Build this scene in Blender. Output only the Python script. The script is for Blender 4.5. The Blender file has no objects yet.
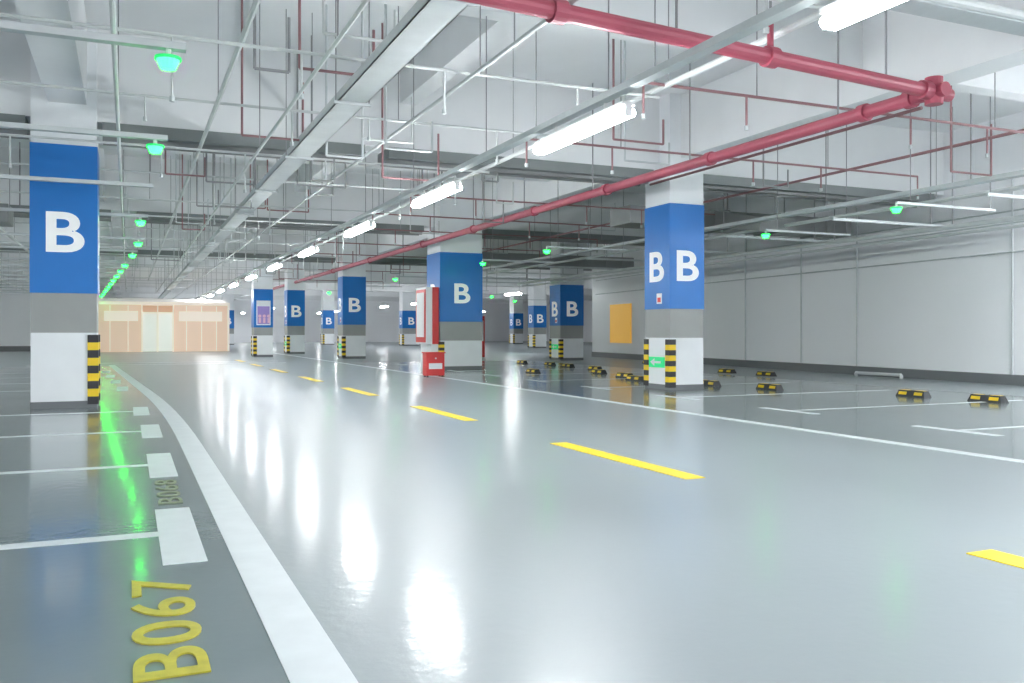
import bpy, math, random
from mathutils import Vector, Matrix
random.seed(7)
S=bpy.context.scene
S.view_settings.view_transform='Standard'
S.view_settings.look='None'
S.view_settings.exposure=0.14
COL=S.collection

# ---------------- materials ----------------
def mat(name,color,rough=0.5,metal=0.0,emit=0.0,ecol=None,var=0.0,scale=3.0,bump=0.0,coat=0.0,crough=0.1,rvar=0.0,bscale=11.0):
    m=bpy.data.materials.new(name); m.use_nodes=True
    nt=m.node_tree; b=nt.nodes['Principled BSDF']
    c=(color[0],color[1],color[2],1)
    b.inputs['Base Color'].default_value=c
    b.inputs['Roughness'].default_value=rough
    b.inputs['Metallic'].default_value=metal
    if coat:
        b.inputs['Coat Weight'].default_value=coat
        b.inputs['Coat Roughness'].default_value=crough
    if emit:
        b.inputs['Emission Color'].default_value=(*(ecol or color),1)
        b.inputs['Emission Strength'].default_value=emit
    if var or bump or rvar:
        tc=nt.nodes.new('ShaderNodeTexCoord')
        n=nt.nodes.new('ShaderNodeTexNoise'); n.inputs['Scale'].default_value=scale
        n.inputs['Detail'].default_value=5
        nt.links.new(tc.outputs['Object'],n.inputs['Vector'])
        if var:
            r=nt.nodes.new('ShaderNodeValToRGB')
            r.color_ramp.elements[0].position=0.3; r.color_ramp.elements[1].position=0.7
            r.color_ramp.elements[0].color=tuple(max(0,x*(1-var)) for x in color)+(1,)
            r.color_ramp.elements[1].color=tuple(min(1,x*(1+var)) for x in color)+(1,)
            nt.links.new(n.outputs['Fac'],r.inputs['Fac'])
            nt.links.new(r.outputs['Color'],b.inputs['Base Color'])
        if rvar:
            mr=nt.nodes.new('ShaderNodeMapRange')
            mr.inputs['To Min'].default_value=rough-rvar; mr.inputs['To Max'].default_value=rough+rvar
            nt.links.new(n.outputs['Fac'],mr.inputs['Value'])
            nt.links.new(mr.outputs['Result'],b.inputs['Roughness'])
        if bump:
            n2=nt.nodes.new('ShaderNodeTexNoise'); n2.inputs['Scale'].default_value=bscale; n2.inputs['Detail'].default_value=4
            nt.links.new(tc.outputs['Object'],n2.inputs['Vector'])
            bp=nt.nodes.new('ShaderNodeBump'); bp.inputs['Strength'].default_value=bump
            bp.inputs['Distance'].default_value=0.01
            nt.links.new(n2.outputs['Fac'],bp.inputs['Height'])
            nt.links.new(bp.outputs['Normal'],b.inputs['Normal'])
            if coat: nt.links.new(bp.outputs['Normal'],b.inputs['Coat Normal'])
    return m

M_floor=mat('epoxy_floor',(0.28,0.32,0.335),0.36,var=0.06,scale=0.6,bump=0.16,rvar=0.07,coat=0.3,crough=0.13,bscale=16)
M_bay=mat('epoxy_bay_shaded',(0.18,0.225,0.235),0.18,var=0.05,scale=0.7,bump=0.08,rvar=0.05,coat=0.35,crough=0.04,bscale=14)  # darker than the aisle mostly to paint in the bays' dimmer light
M_ceil=mat('ceiling_paint',(0.82,0.83,0.84),0.7,var=0.03,scale=0.8)
M_beam=mat('beam_paint',(0.82,0.83,0.84),0.65,var=0.03,scale=1.2)
M_wall=mat('wall_paint',(0.94,0.95,0.97),0.35,var=0.015,scale=0.5)
M_white=mat('white_paint',(0.86,0.88,0.90),0.35,var=0.02)
M_letter=mat('letter_white',(0.92,0.92,0.92),0.5,emit=0.12,ecol=(1,1,1))
M_blue=mat('blue_paint',(0.003,0.165,0.54),0.35,var=0.03)
M_grey=mat('grey_paint',(0.33,0.34,0.33),0.4,var=0.03)
M_dark=mat('dark_rubber',(0.03,0.03,0.035),0.5)
M_yel=mat('yellow_reflective',(0.9,0.62,0.02),0.35)
M_lineW=mat('road_line_white',(0.70,0.74,0.76),0.35,var=0.04,scale=6)
M_lineY=mat('road_line_yellow',(0.85,0.62,0.03),0.35,var=0.05,scale=6)
M_textY=mat('floor_text_yellow',(0.52,0.46,0.05),0.35,var=0.15,scale=20)
M_textY2=mat('floor_text_yellow_worn',(0.24,0.27,0.17),0.35,var=0.2,scale=25)
M_red=mat('fire_pipe_red',(0.40,0.075,0.115),0.4,var=0.08,scale=2)
M_fred=mat('fire_box_red',(0.62,0.03,0.03),0.35)
M_galv=mat('galvanised_steel',(0.58,0.61,0.62),0.45,0.2,var=0.06,scale=4)
M_pipe=mat('white_pipe',(0.62,0.64,0.64),0.45,var=0.05,scale=4)
M_rod=mat('dark_rod',(0.28,0.28,0.29),0.5,0.2)
M_maroon=mat('thin_fire_pipe',(0.28,0.14,0.15),0.5)
M_duct=mat('duct_steel',(0.28,0.29,0.29),0.45,0.3,var=0.05)
M_shut=mat('shutter_box_steel',(0.22,0.24,0.24),0.45,0.3,var=0.05)
M_tube=mat('lamp_tube',(1,1,1),0.4,emit=105,ecol=(0.95,0.98,1.0))
M_house=mat('lamp_housing',(0.8,0.8,0.8),0.4)
M_green=mat('green_led',(0.0,0.5,0.1),0.4,emit=34,ecol=(0.006,1.0,0.022))
M_ghalo=mat('green_lamp_halo',(0.05,0.5,0.2),0.4,emit=0.5,ecol=(0.0,1.0,0.15))  # dim emission paints the green halo around the lens
M_greenS=mat('green_sign',(0.02,0.5,0.2),0.4,emit=0.4,ecol=(0.02,0.7,0.2))
M_orange=mat('orange_board',(0.95,0.52,0.08),0.5,emit=0.3)  # slight glow added so the unlit board reads brighter
M_peach=mat('lobby_panel',(0.80,0.62,0.48),0.25,emit=0.25,ecol=(1.0,0.72,0.52))  # panel glow stands in for light inside the lobby
M_peach2=mat('lobby_panel_pale',(0.86,0.76,0.66),0.3,emit=0.36,ecol=(1.0,0.85,0.7))  # paler trim, stronger glow for the bright lobby haze
M_glass=mat('lobby_door_glass',(0.8,0.85,0.78),0.1,emit=0.25,ecol=(0.95,1.0,0.9))  # opaque leaf, glow imitates the lit interior behind it
M_skirt=mat('skirting_grey',(0.16,0.17,0.18),0.4)

# ---------------- mesh builder ----------------
class B:
    def __init__(s): s.v=[];s.f=[];s.mi=[];s.mats=[]
    def m(s,mt):
        if mt not in s.mats: s.mats.append(mt)
        return s.mats.index(mt)
    def hexa(s,p,mt):
        i=len(s.v); s.v+=[tuple(q) for q in p]; k=s.m(mt)
        for f in ((3,2,1,0),(4,5,6,7),(0,1,5,4),(1,2,6,5),(2,3,7,6),(3,0,4,7)):
            s.f.append(tuple(i+j for j in f)); s.mi.append(k)
    def box(s,x0,x1,y0,y1,z0,z1,mt):
        s.hexa([(x0,y0,z0),(x1,y0,z0),(x1,y1,z0),(x0,y1,z0),(x0,y0,z1),(x1,y0,z1),(x1,y1,z1),(x0,y1,z1)],mt)
    def beam(s,a,b,w,h,mt):
        a=Vector(a);b=Vector(b);d=(b-a).normalized()
        up=Vector((0,0,1)); sd=d.cross(up).normalized()*w/2; u=up*h/2
        s.hexa([a-sd-u,b-sd-u,b+sd-u,a+sd-u,a-sd+u,b-sd+u,b+sd+u,a+sd+u],mt)
    def cyl(s,a,b,r,mt,n=8,r2=None):
        a=Vector(a);b=Vector(b);d=(b-a)
        if d.length<1e-6:return
        d.normalize(); t=Vector((0,0,1)) if abs(d.z)<0.9 else Vector((1,0,0))
        u=d.cross(t).normalized(); w=d.cross(u)
        i=len(s.v);k=s.m(mt); r2=r if r2 is None else r2
        for p,rr in ((a,r),(b,r2)):
            for j in range(n):
                t=2*math.pi*j/n; s.v.append(tuple(p+u*rr*math.cos(t)+w*rr*math.sin(t)))
        for j in range(n):
            q=(j+1)%n; s.f.append((i+j,i+n+j,i+n+q,i+q)); s.mi.append(k)
        s.f.append(tuple(i+j for j in range(n))); s.mi.append(k)
        s.f.append(tuple(i+n+j for j in reversed(range(n)))); s.mi.append(k)
    def obj(s,name,parent=None,smooth=False):
        xs=[v[0] for v in s.v];ys=[v[1] for v in s.v];zs=[v[2] for v in s.v]
        o=Vector(((min(xs)+max(xs))/2,(min(ys)+max(ys))/2,min(zs)))
        me=bpy.data.meshes.new(name)
        me.from_pydata([tuple(Vector(v)-o) for v in s.v],[],s.f)
        for mt in s.mats: me.materials.append(mt)
        for p,k in zip(me.polygons,s.mi): p.material_index=k
        me.update()
        ob=bpy.data.objects.new(name,me); COL.objects.link(ob)
        ob.location=o
        if parent:
            ob.parent=parent; ob.location=o-parent.location
        return ob
def empty(name,loc):
    e=bpy.data.objects.new(name,None); e.empty_display_size=0.2; e.location=loc; COL.objects.link(e); return e

def text_obj(name,txt,w,h,rot,center,mt,parent=None,bold=0.03,space=1.0):
    cu=bpy.data.curves.new(name+'_c','FONT'); cu.body=txt; cu.offset=bold; cu.size=1
    cu.space_character=space; cu.resolution_u=6; cu.fill_mode='BOTH'; cu.extrude=0.003
    t=bpy.data.objects.new(name+'_t',cu); COL.objects.link(t)
    dg=bpy.context.evaluated_depsgraph_get(); dg.update()
    me=bpy.data.meshes.new_from_object(t.evaluated_get(dg))
    bpy.data.objects.remove(t)
    xs=[v.co.x for v in me.vertices];ys=[v.co.y for v in me.vertices]
    cx=(min(xs)+max(xs))/2;cy=(min(ys)+max(ys))/2;sx=w/(max(xs)-min(xs));sy=h/(max(ys)-min(ys))
    for v in me.vertices: v.co=Vector(((v.co.x-cx)*sx,(v.co.y-cy)*sy,v.co.z))
    me.materials.clear(); me.materials.append(mt)
    for p in me.polygons: p.use_smooth=False; p.material_index=0
    me.update()
    ob=bpy.data.objects.new(name,me); COL.objects.link(ob)
    ob.rotation_euler=rot
    ob.location=Vector(center)-(parent.location if parent else Vector((0,0,0)))
    if parent: ob.parent=parent
    return ob

R=math.radians
H=5.6
X0,X1,Y0,Y1=-30,46,-14,95
# gentle bend of the left lane edge
def off(y):
    if y<9: return 0.0
    if y<17: return -0.0556*(y-9)**2/16
    return -0.0556*(y-13)
# ---------------- shell ----------------
b=B(); b.box(X0,X1,Y0,Y1,-0.3,0,M_floor); b.obj('floor')
b=B(); b.box(X0,X1,Y0,Y1,H,H+0.3,M_ceil); b.obj('ceiling')
NODE=[Y0,9,10,11,12,13,14,15,16,17,31]
b=B()
for ya,yb in zip(NODE[:-1],NODE[1:]):
    xa=.47+off(ya); xb=.47+off(yb)
    b.hexa([(X0,ya,0),(xa,ya,0),(xb,yb,0),(X0,yb,0),(X0,ya,.002),(xa,ya,.002),(xb,yb,.002),(X0,yb,.002)],M_bay)
b.box(7.02,14.0,Y0,31,0,0.002,M_bay)
b.obj('parking_bay_shaded')  # thin sheet carrying the painted-in darker tone of the bays
def wx(y): return 15.5+0.1*y
b=B(); b.hexa([(wx(Y0),Y0,0),(wx(Y0)+.3,Y0,0),(wx(34.5)+.3,34.5,0),(wx(34.5),34.5,0),
  (wx(Y0),Y0,H),(wx(Y0)+.3,Y0,H),(wx(34.5)+.3,34.5,H),(wx(34.5),34.5,H)],M_wall); b.obj('wall_right')
b=B(); b.hexa([(wx(Y0)-.03,Y0,0),(wx(Y0),Y0,0),(wx(34.5),34.5,0),(wx(34.5)-.03,34.5,0),
  (wx(Y0)-.03,Y0,.22),(wx(Y0),Y0,.22),(wx(34.5),34.5,.22),(wx(34.5)-.03,34.5,.22)],M_skirt); b.obj('baseboard_right')
b=B(); b.box(wx(34.5)+.3,X1,34.2,34.5,0,H,M_wall); b.obj('wall_right_return')
b=B(); b.box(X1,X1+.3,34.5,Y1,0,H,M_wall); b.obj('wall_right_far')
b=B(); b.box(X0,X1,Y1,Y1+.3,0,H,M_wall); b.obj('wall_back')
b=B(); b.box(X0-.3,X0,Y0,Y1,0,H,M_wall); b.obj('wall_left')
b=B(); b.box(X0,-2.2,57,57.3,0,H,M_wall); b.obj('wall_back_left')
b=B(); b.box(X0,-2.2,56.97,57,0,0.3,M_skirt); b.obj('baseboard_back_left')

# beams
b=B()
TY=[4.4,14.2,24.4,35.8,44.8,55,65,75.5,86]
for y in TY: b.box(X0,X1 if y>34 else wx(y),y+.15,y+.7,4.2,H,M_beam)
for i in range(len(TY)-1):
    ym=(TY[i]+TY[i+1])/2; b.box(X0,X1 if ym>34 else wx(ym),ym+.2,ym+.5,4.85,H,M_beam)
for x in (-20,-10.5,-1.05,9.6): b.box(x,x+.5,Y0,Y1,4.4,H-.01,M_beam)
for x in (4.2,): b.box(x,x+.3,Y0,Y1,4.95,H-.01,M_beam)
b.obj('trim_ceiling_beams')
for y,spans in ((14.2,((-9.9,-1.35),(-.35,3.6),(4.0,9.2),(10.2,16.6))),(24.4,((-9.9,-.4),(.2,7.9),(9.9,17.5))),(35.8,((-9.9,2),(2.6,7.8),(9.3,20)))):
    for xa,xb in spans:
        b=B(); b.box(xa,xb,y+.12,y+.85,4.02,4.2,M_shut); b.box(xa,xb,y+.3,y+.36,3.96,4.02,M_duct); b.box(xa,xb,y+.6,y+.66,3.96,4.02,M_duct)
        b.obj('roller_shutter_box')

# ---------------- pillars ----------------
def pillar(x,y,w,d,zg,zb,zt,side,letter=True,exit_sign=False,poster=False,lift=0.41):
    e=empty('concrete_pillar',(x+w/2,y+d/2,0))
    b=B()
    b.box(x,x+w,y,y+d,0.10,zg,M_white)
    b.box(x-.006,x+w+.006,y-.006,y+d+.006,0,0.10,M_skirt)
    b.box(x,x+w,y,y+d,zg,zb,M_grey)
    b.box(x-.012,x+w+.012,y-.012,y+d+.012,zb,zt,M_blue)
    b.box(x,x+w,y,y+d,zt,H,M_white)
    b.obj('shaft',e)
    b=B()
    cx=x if side<0 else x+w; s=side
    for cy,dy in ((y,-1),(y+d,1)):
        n=9; z0=.05; hh=(zg-.03-z0)/n
        for k in range(n):
            m=M_yel if k%2 else M_dark; za=z0+k*hh; zc=za+hh
            xa,xb=sorted((cx+s*.025,cx-s*.12)); ya,yb=sorted((cy+dy*.025,cy))
            b.box(xa,xb,ya,yb,za,zc,m)
            xa,xb=sorted((cx+s*.025,cx)); ya,yb=sorted((cy,cy-dy*.12))
            b.box(xa,xb,ya,yb,za,zc,m)
    b.obj('corner_guards',e)
    zc=zb+(zt-zb)*lift
    if letter:
        ls=.58
        text_obj('letter_front','B',ls*.86,ls,(R(90),0,0),(x+w*.52,y-.016,zc),M_letter,e,bold=.02)
        if side<0: text_obj('letter_side','B',ls*.86,ls,(R(90),0,R(-90)),(x-.016,y+d*.5,zc),M_letter,e,bold=.02)
        else: text_obj('letter_side','B',ls*.86,ls,(R(90),0,R(90)),(x+w+.016,y+d*.5,zc),M_letter,e,bold=.02)
    if exit_sign:
        b=B(); xs=x-.03
        b.box(xs,x,y+d*.2,y+d*.8,.42,.62,M_greenS)
        b.obj('exit_sign_plate',e)
        b=B(); ym=y+d*.5
        b.box(xs-.004,xs,ym-.16,ym+.1,.50,.54,M_white)
        b.hexa([(xs-.004,ym+.06,.45),(xs,ym+.06,.45),(xs,ym+.07,.45),(xs-.004,ym+.07,.45),
                (xs-.004,ym+.06,.59),(xs,ym+.06,.59),(xs,ym+.2,.52),(xs-.004,ym+.2,.52)],M_white)
        b.obj('exit_sign_arrow',e)
        b=B(); b.box(x-.02,x-.012,y+.25,y+.42,zb+.1,zb+.3,M_white); b.box(x-.024,x-.02,y+.28,y+.39,zb+.13,zb+.22,M_fred)
        b.obj('notice_sticker',e)
    if poster:
        mp=mat('poster_purple',(0.35,0.25,0.6),0.4); mk=mat('poster_pink',(0.8,0.5,0.6),0.4)
        b=B(); b.box(x+.1,x+w-.1,y-.03,y-.012,zb+.1,zt-.5,M_white)
        b.box(x+.14,x+w-.14,y-.034,y-.03,zb+.15,zt-.75,mp)
        for k in range(3):
            xx=x+.24+k*.19; b.cyl((xx,y-.04,zb+.5),(xx,y-.034,zb+.5),.07,mk,12); b.box(xx-.05,xx+.05,y-.038,y-.034,zb+.2,zb+.42,mk)
        b.obj('poster_board',e)
    return e
pillar(-1.27,14.2,.85,.85,1.09,1.66,3.80,+1)
pillar(9.35,14.0,.76,.85,.99,1.54,3.53,-1,exit_sign=True)
pillar(8.29,24.2,1.3,1.2,.85,1.4,3.42,-1)
pillar(8.06,35.8,.95,.9,.95,1.4,3.38,-1,exit_sign=True)
pillar(7.3,44.8,.85,.9,.95,1.4,3.2,-1,exit_sign=True)
pillar(5.05,39.8,.8,.8,.95,1.3,2.98,-1,letter=False,poster=True)
pillar(7.3,78,.95,.9,.95,1.4,2.95,-1)
pillar(15.2,75,.95,.9,.95,1.4,2.95,-1)
pillar(15.3,30.4,1.0,.9,.85,1.35,2.93,-1,exit_sign=True)
pillar(25.3,54.3,.95,.9,.95,1.4,2.9,-1)
pillar(32,73,.95,.9,.95,1.4,2.8,-1)
pillar(20,67.6,1.4,.9,.95,1.4,2.8,-1)
pillar(-10.8,14.2,.85,.85,1.09,1.66,3.80,+1)
pillar(-10.8,35.8,.85,.85,1.09,1.66,3.6,+1)

# ---------------- floor markings ----------------
b=B(); b.box(6.88,7.02,-3,50,0,.005,M_lineW)
NODE[0]=-3; NODE[-1]=32
for ya,yb in zip(NODE[:-1],NODE[1:]):
    p=[(.465+off(ya),ya),(.66+off(ya),ya),(.66+off(yb),yb),(.465+off(yb),yb)]
    b.hexa([(x,y,0) for x,y in p]+[(x,y,.005) for x,y in p],M_lineW)
for y in (32.1,34.0): b.box(-3,5.2,y,y+.18,0,.005,M_lineW)
b.obj('lane_edge_lines')
b=B()
for y in [-0.25,5.15,7.85,10.55,13.25,18.6,21.3,24,26.7]:
    o=off(y+.7)
    b.box(-5.4,.15+o,y-.06,y+.06,0,.004,M_lineW)
    b.box(.15+o,.35+o,y-.7,y+.7,0,.006,M_lineW)
for y in (1.6,4.3,7.0,9.7,12.4,15.2,17.9,20.6,23.3,26,28.7):
    b.box(8.5,13.2,y-.05,y+.05,0,.004,M_lineW); b.box(8.36,8.5,y-.55,y+.55,0,.006,M_lineW)
b.obj('parking_stall_lines')
b=B()
for k in range(0,8):
    y=.8+4.7*k; b.box(3.81,3.99,y,y+2.3,0,.005,M_lineY)
b.obj('centre_dash_lines')
text_obj('bay_number_text','B067',1.22,.24,(0,0,R(90)),(.13,3.6,.006),M_textY,None,bold=.01,space=1.15)
text_obj('bay_number_text','B068',.95,.15,(0,0,R(90)),(.25,6.5,.006),M_textY2,None,bold=-.005,space=1.15)

# ---------------- wheel stops ----------------
def stop(x,y):
    b=B(); L=.6
    b.hexa([(x-.09,y-L/2,.002),(x+.09,y-L/2,.002),(x+.09,y+L/2,.002),(x-.09,y+L/2,.002),
            (x-.055,y-L/2+.04,.11),(x+.055,y-L/2+.04,.11),(x+.055,y+L/2-.04,.11),(x-.055,y+L/2-.04,.11)],M_dark)
    for a,c in ((-.24,-.08),(.08,.24)):
        b.hexa([(x-.088,y+a,.035),(x-.07,y+a,.035),(x-.07,y+c,.035),(x-.088,y+c,.035),
                (x-.070,y+a,.085),(x-.055,y+a,.085),(x-.055,y+c,.085),(x-.070,y+c,.085)],M_yel)
        b.box(x-.045,x+.045,y+a,y+c,.11,.114,M_yel)
    b.obj('wheel_stop')
for p in [(12.4,9.7),(12.2,10.95),(11.2,13.4),(10.9,14.9),(14.6,17.6),(14.7,19.3),(10.5,17.1),(11.0,18.4),(12.4,22.4),(9.95,21.4),(11.4,20.4),
          (12.6,24.5),(12.7,26),(12.3,7.0),(12.4,8.2),(-5.2,17.2),(-5.2,20),(-5.2,22.6),(12.6,28),(16.5,26),(16.4,24.6)]: stop(*p)

# ---------------- lamps ----------------
def lamp(x,y,z=2.97,L=1.75):
    e=empty('fluorescent_or_fill_lamp',(x,y,z))  # serves the main row and the added fill rows
    b=B(); b.box(x-.06,x+.06,y-L/2-.02,y+L/2+.02,z+.06,z+.09,M_house)
    b.box(x-.035,x+.035,y-L/2-.02,y-L/2,z-.035,z+.06,M_house); b.box(x-.035,x+.035,y+L/2,y+L/2+.02,z-.035,z+.06,M_house)
    b.box(x-.01,x+.01,y-.5,y-.48,z+.09,z+.17,M_house); b.box(x-.01,x+.01,y+.48,y+.5,z+.09,z+.17,M_house)
    b.obj('housing',e)
    b=B(); b.cyl((x-.04,y-L/2,z),(x-.04,y+L/2,z),.038,M_tube,8); b.cyl((x+.04,y-L/2,z),(x+.04,y+L/2,z),.038,M_tube,8); b.obj('tubes',e)
LY=[-5,-.9,3.25,7.35,11.6,16.0,21,26.2,31.5,37,42.5,48,54,60,66,72,78,84]
for y in LY: lamp(3.9,y)
for y in (-2,4,10,16,22,29,36): lamp(-6.2,y)  # added row out of view, brightens the left side
for y in (44,51): lamp(-9,y)
for y in (-8,-4,1.5,5): lamp(11.8,y,3.6)  # added out of frame to brighten the right bays
for y in (-1,3.2,7.0): lamp(13.4,y,3.6)  # added out of frame to lift the right wall
lamp(15.3,9.3,3.5)  # one more unseen fill lamp for the right wall
for y in (40,48,56,64,72,80,88): lamp(17.5,y)  # fill row added to brighten the dark far hall
for y in (40,52,64,76,88): lamp(30,y)  # added fill for the far right walls
for y in (62,72,82,91): lamp(10.5,y)  # added fill for the far back wall
def green(x,y,z=3.0):
    e=empty('parking_indicator_lamp',(x,y,z))
    b=B(); b.cyl((x,y,z+.03),(x,y,z+.05),.09,M_ghalo,16); b.cyl((x,y,z+.05),(x,y,z+.11),.02,M_house,8); b.obj('base_halo',e)  # wide disc stands in for the lamp's halo
    b=B(); b.cyl((x,y,z-.035),(x,y,z+.03),.05,M_green,14,r2=.08); b.obj('lens',e)
gl=[6.7,9.9,16.7,20.8,24.0,27.7,30.4,33.2,36,38.5,41,43.5,46,49,52]
def gx(y): return .26 if y<12 else .2 if y<24 else .1-(y-24)*.05
for y in gl: green(gx(y),y)
gr=[(11,10.2),(11.6,14),(9.1,18.8),(9.1,22.9),(8.9,27),(8.9,31),(13,33),(9,38),(9,43),(14,40),(18,44),(22,50)]
for x,y in gr: green(x,y)

# ---------------- suspended services ----------------
def rods(b,x,y0,y1,z,step,w=.0):
    y=y0
    while y<y1:
        for dx in ((-w,w) if w else (0,)): b.cyl((x+dx,y,z),(x+dx,y,H),.007,M_rod,5)
        if w: b.beam((x-w-.02,y,z-.02),(x+w+.02,y,z-.02),.03,.03,M_galv)
        y+=step
b=B(); b.beam((3.9,Y0,3.19),(3.9,88,3.19),.1,.06,M_galv); rods(b,3.9,1.0,60,3.2,2.9); b.obj('lamp_cable_tray')
b=B(); b.box(2.05,2.35,Y0,88,3.56,3.57,M_galv); b.box(2.05,2.06,Y0,88,3.56,3.66,M_galv); b.box(2.34,2.35,Y0,88,3.56,3.66,M_galv)
rods(b,2.2,2.9,60,3.56,3.2,.18); b.obj('main_cable_tray')
for y in gl+[13.2]:
    b=B(); b.beam((X0+.5,y,3.13),(gx(y)+.12,y,3.13),.08,.05,M_galv)
    for x in (-1.8,-5,-12): b.cyl((x,y,3.15),(x,y,H),.007,M_rod,5)
    b.obj('indicator_conduit')
for x,y in gr:
    b=B(); b.beam((x,y,3.12),(x+2.2,y,3.12),.05,.04,M_galv); b.cyl((x+.3,y,3.12),(x+.3,y,H),.009,M_rod,5); b.cyl((x+2.1,y,3.12),(x+2.1,y,H),.009,M_rod,5)
    b.obj('indicator_conduit')
# red fire mains
b=B()
A=Vector((-2.5,5.55,3.6)); J=Vector((7.7,6.65,3.6))
b.cyl(A,J+(J-A).normalized()*.25,.07,M_red,16)
b.cyl((7.7,6.5,3.6),(7.7,56,3.6),.075,M_red,16)
d=(J-A).normalized()
for t in (5.6,7.9,10.1): p=A+d*t; b.cyl(p-d*.06,p+d*.06,.095,M_red,16)
for y in (6.95,7.6,10.5,13.5,16.5,20,24,30,36): b.cyl((7.7,y-.05,3.6),(7.7,y+.05,3.6),.1,M_red,16)
b.cyl((7.7,6.65,3.47),(7.7,6.65,3.75),.09,M_red,16)
p=A+d*7.9; b.cyl(p,p+Vector((0,0,.3)),.03,M_red); b.cyl(p+Vector((0,0,.3)),p+Vector((0,0,2.0)),.012,M_rod)
for t in (3.5,6.8,9.5): p=A+d*t; b.cyl(p,(p.x,p.y,H),.012,M_rod,6)
y=8
while y<56:
    b.cyl((7.7,y,3.6),(7.7,y,H),.012,M_rod,6); y+=3
b.obj('red_fire_main')
b=B()
b.cyl((8.6,7.6,3.75),(8.6,13.5,3.75),.022,M_maroon); b.cyl((11.6,3,3.95),(11.6,33,3.95),.025,M_maroon); b.obj('sprinkler_branch_pipe')
for y in (8.3,11.4,17,20,23,27,31,39,47):
    b=B(); b.cyl((5.2,y,3.85),(12.8,y,3.85),.018,M_maroon,6)
    for x in (5.2,6.6,9.2,10.6,12.8):
        b.cyl((x,y,3.85),(x,y,3.5),.014,M_maroon,6); b.cyl((x,y,3.5),(x,y,3.45),.026,M_galv,6)
        if random.random()<.4: b.cyl((x+.15,y,3.85),(x+.15,y,H),.008,M_rod,5)
    b.obj('sprinkler_branch_pipe')
for x,z,r in ((-3,3.75,.04),(-5.2,3.4,.035),(-7.5,3.7,.05),(-6.4,3.3,.03),(1.0,3.9,.03),(5.5,3.85,.035),(-.1,3.35,.02),(13.3,3.45,.04),(-12,3.6,.05),(1.45,3.3,.018),(3.2,3.7,.022)):
    b=B(); b.cyl((x,Y0+1,z),(x,56 if x<-2 else 52 if x<1.6 else 88 if x<8 else 33,z),r,M_pipe,8)
    y=2+random.random()*2
    while y<54 and (x<12 or y<32): b.cyl((x,y,z),(x,y,H-.0),.007,M_rod,5); y+=4.3
    b.obj('sprinkler_pipe')
y=3.2
while y<56:
    z=3.9+random.choice((0,-.15,-.1))
    yy=y if abs(y-14)>.5 else 13.8
    b=B(); b.cyl((-14,yy,z),(5.6,yy,z),.018,M_pipe,6)
    for x in (-11,-8.5,-6,-3.5,-1.6,.2,1.6,3.0,4.8):
        xx=x+random.uniform(-.3,.3); l=random.choice((.25,.4,.55))
        b.cyl((xx,yy,z),(xx,yy,z-l),.013,M_pipe,6); b.cyl((xx,yy,z-l),(xx,yy,z-l-.05),.026,M_galv,6)
        if random.random()<.3: b.cyl((xx+.4,yy,z),(xx+.4,yy,H),.007,M_rod,5)
    b.obj('sprinkler_pipe')
    y+=2.7
for i in range(58):
    x=random.choice((-4.5,-2.5,.8,1.2,1.5,2.6,2.9,3.4,4.9,5.9,6.8,10.6,11)); y=random.uniform(8,42); x+=random.uniform(-.3,.3)
    z=random.uniform(3.35,3.9); w=random.uniform(.3,.9)
    m=random.choice((M_pipe,M_rod,M_maroon,M_galv,M_duct))
    b=B(); b.cyl((x,y,H),(x,y,z),.016,m,6); b.cyl((x,y,z),(x+w,y,z),.016,m,6); b.cyl((x+w,y,z),(x+w,y,z+random.uniform(.3,.8)),.016,m,6)
    b.obj('sprinkler_drop_pipe')
b=B()
b.cyl((14.0,Y0+1,3.12),(14.9,33.5,3.12),.05,M_pipe,10); b.cyl((14.2,Y0+1,3.0),(15.1,33.5,3.0),.03,M_pipe,10)
b.beam((12.4,5,3.5),(12.4,33,3.5),.2,.07,M_galv)
y=3
while y<33:
    b.cyl((14.5,y,3.2),(14.5,y,H),.012,M_rod,6); b.cyl((12.4,y+.6,3.5),(12.4,y+.6,H),.012,M_rod,6)
    b.beam((12.0,y,3.2),(15.2,y,3.2),.05,.05,M_galv); b.cyl((15.1,y,3.2),(15.1,y,H),.012,M_rod,6)
    y+=3.2
b.obj('service_pipe_run')
b=B()
b.cyl((4.5,5.05,3.75),(14,5.05,3.75),.04,M_pipe,10); b.beam((5.5,5.6,3.95),(14,5.6,3.95),.25,.08,M_galv)
for x in (6.5,9,12): b.cyl((x,5.6,3.95),(x,5.6,H),.012,M_rod,6)
b.obj('service_pipe_run')
b=B()
b.box(10.3,16.8,17.0,17.9,3.55,3.95,M_duct)
for x in (11.5,13,14.5,16): b.box(x-.02,x+.02,16.96,17.94,3.51,3.99,M_duct)
b.hexa([(12.6,15.4,3.3),(13.6,15.4,3.3),(13.6,17.0,3.55),(12.6,17.0,3.55),(12.6,15.4,3.6),(13.6,15.4,3.6),(13.6,17.0,3.95),(12.6,17.0,3.95)],M_duct)
b.cyl((11,17.4,3.9),(11,17.4,H),.012,M_rod,6); b.cyl((15,17.4,3.9),(15,17.4,H),.012,M_rod,6)
b.obj('ventilation_duct')
for xa,xb,ya in ((-9.5,-2.4,22),(10.5,17.5,28.6)):
    b=B(); b.box(xa,xb,ya,ya+1,3.5,3.9,M_duct)
    for x in (xa+1,xb-1): b.cyl((x,ya+.5,3.9),(x,ya+.5,H),.012,M_rod,6)
    b.obj('ventilation_duct')
b=B()
for y in (12.5,17.2,19.5,22.3,26.5):
    b.cyl((wx(y)-.04,y,.22),(wx(y)-.04,y,4.3),.02,M_galv,6)
for z in (2.75,3.35,3.6): b.cyl((wx(-10)-.05,-10,z),(wx(34)-.05,34,z),.018,M_galv,6)  # horizontal runs stand in for cable shadow lines on the wall
b.obj('wall_conduit_shadow_lines')
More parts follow.
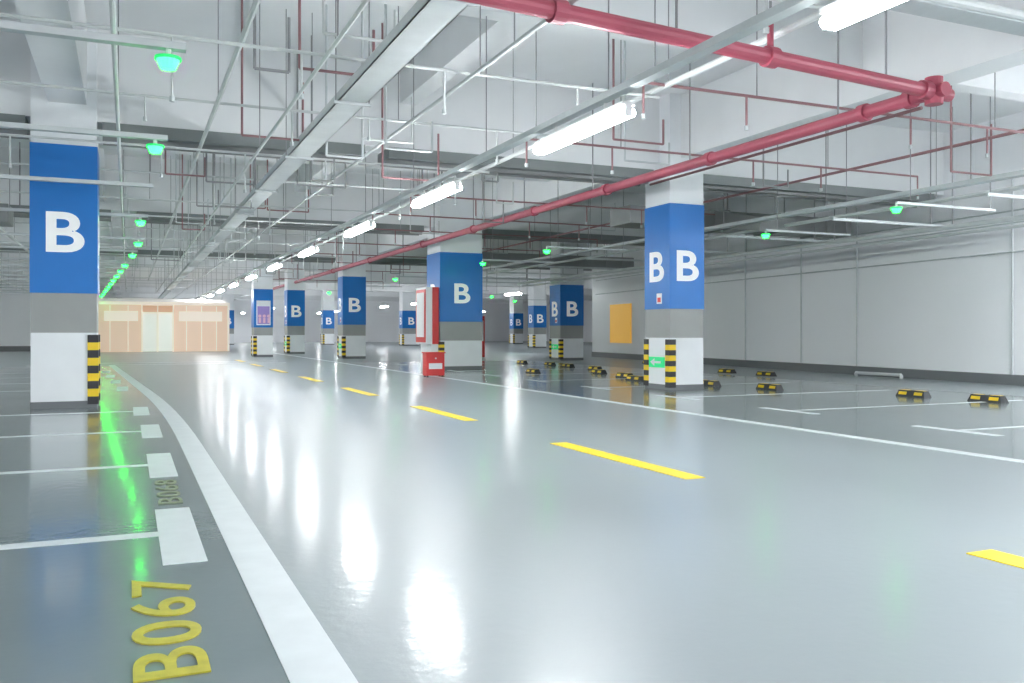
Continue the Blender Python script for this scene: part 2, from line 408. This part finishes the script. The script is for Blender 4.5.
b=B(); b.cyl((wx(14)-.35,15.2,.09),(wx(14)-.35,16.6,.09),.04,M_pipe,8); b.cyl((wx(14)-.35,16.6,.09),(wx(14)-.35,16.6,.0),.04,M_pipe,8); b.cyl((wx(14)-.35,15.2,.09),(wx(14)-.35,15.2,.0),.04,M_pipe,8)
b.obj('wheel_stop_rail')
b=B(); b.hexa([(wx(30.5)-.05,30.5,.65),(wx(30.5),30.5,.65),(wx(32.5),32.5,.65),(wx(32.5)-.05,32.5,.65),
  (wx(30.5)-.05,30.5,2.25),(wx(30.5),30.5,2.25),(wx(32.5),32.5,2.25),(wx(32.5)-.05,32.5,2.25)],M_orange); b.obj('orange_notice_board')

# ---------------- fire equipment ----------------
e=empty('fire_extinguisher_cabinet',(6.85,20.5,0))
b=B(); b.box(6.62,7.08,20.35,20.65,.04,.58,M_fred); b.box(6.6,7.1,20.33,20.67,.58,.61,M_fred); b.box(6.64,6.68,20.37,20.41,0,.04,M_dark); b.box(7.02,7.06,20.37,20.41,0,.04,M_dark); b.box(6.64,6.68,20.59,20.63,0,.04,M_dark); b.box(7.02,7.06,20.59,20.63,0,.04,M_dark); b.obj('box',e)
b=B(); b.box(6.68,7.02,20.344,20.35,.2,.34,M_white); b.cyl((6.85,20.34,.46),(6.85,20.32,.46),.02,M_galv); b.obj('label_and_handle',e)
e=empty('fire_hose_cabinet',(8.1,24.7,0))
b=B(); b.box(7.9,8.27,24.3,25.3,.75,2.4,M_white); b.box(8.08,8.27,24.27,24.3,.75,2.4,M_fred); b.box(8.05,8.27,24.3,25.3,0,.75,M_white); b.obj('body',e)
b=B(); b.box(7.88,7.9,24.36,25.24,.8,2.34,M_fred); b.box(7.87,7.88,24.45,25.15,.95,2.25,M_house); b.obj('door',e)
for (x,y) in ((14.0,36),(12.2,33)):
    e=empty('fire_hose_cabinet',(x,y,0)); b=B(); b.box(x-.35,x+.35,y-.12,y+.12,0,1.8,M_fred); b.obj('body',e)
    b=B(); b.box(x-.28,x+.28,y-.14,y-.12,.7,1.6,M_house); b.obj('door',e)

# ---------------- lobby entrance ----------------
e=empty('lift_lobby_entrance',(1.8,54,0))
b=B()
b.box(-1.7,5.3,54,57,2.75,3.0,M_white)
b.box(-1.7,-1.5,52.5,57,0,2.75,M_white)
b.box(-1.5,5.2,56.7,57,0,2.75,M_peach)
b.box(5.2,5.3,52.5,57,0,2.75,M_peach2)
b.obj('walls',e)
b=B()
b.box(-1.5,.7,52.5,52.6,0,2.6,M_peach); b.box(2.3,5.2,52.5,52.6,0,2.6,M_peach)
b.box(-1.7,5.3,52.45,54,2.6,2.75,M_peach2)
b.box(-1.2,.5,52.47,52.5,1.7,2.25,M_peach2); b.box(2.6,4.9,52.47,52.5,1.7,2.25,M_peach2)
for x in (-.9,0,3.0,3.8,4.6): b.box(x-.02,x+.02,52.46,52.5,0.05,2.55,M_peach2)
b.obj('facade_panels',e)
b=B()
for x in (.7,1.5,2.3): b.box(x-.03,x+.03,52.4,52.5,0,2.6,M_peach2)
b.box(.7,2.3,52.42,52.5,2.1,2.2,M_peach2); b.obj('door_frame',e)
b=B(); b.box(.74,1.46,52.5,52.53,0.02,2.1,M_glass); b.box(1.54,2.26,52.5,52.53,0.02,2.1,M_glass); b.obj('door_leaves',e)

# ---------------- world & camera ----------------
w=bpy.data.worlds.new('World'); S.world=w; w.use_nodes=True
w.node_tree.nodes['Background'].inputs['Color'].default_value=(0.91,0.955,1,1)
w.node_tree.nodes['Background'].inputs['Strength'].default_value=1.95
cam=bpy.data.cameras.new('camera'); co=bpy.data.objects.new('camera',cam); COL.objects.link(co)
co.location=(0,0,1.1); co.rotation_euler=(R(90),0,R(-23.57)); cam.sensor_width=36; cam.lens=880/1024*36
cam.shift_y=-9.5/1024; cam.clip_end=300
S.camera=co
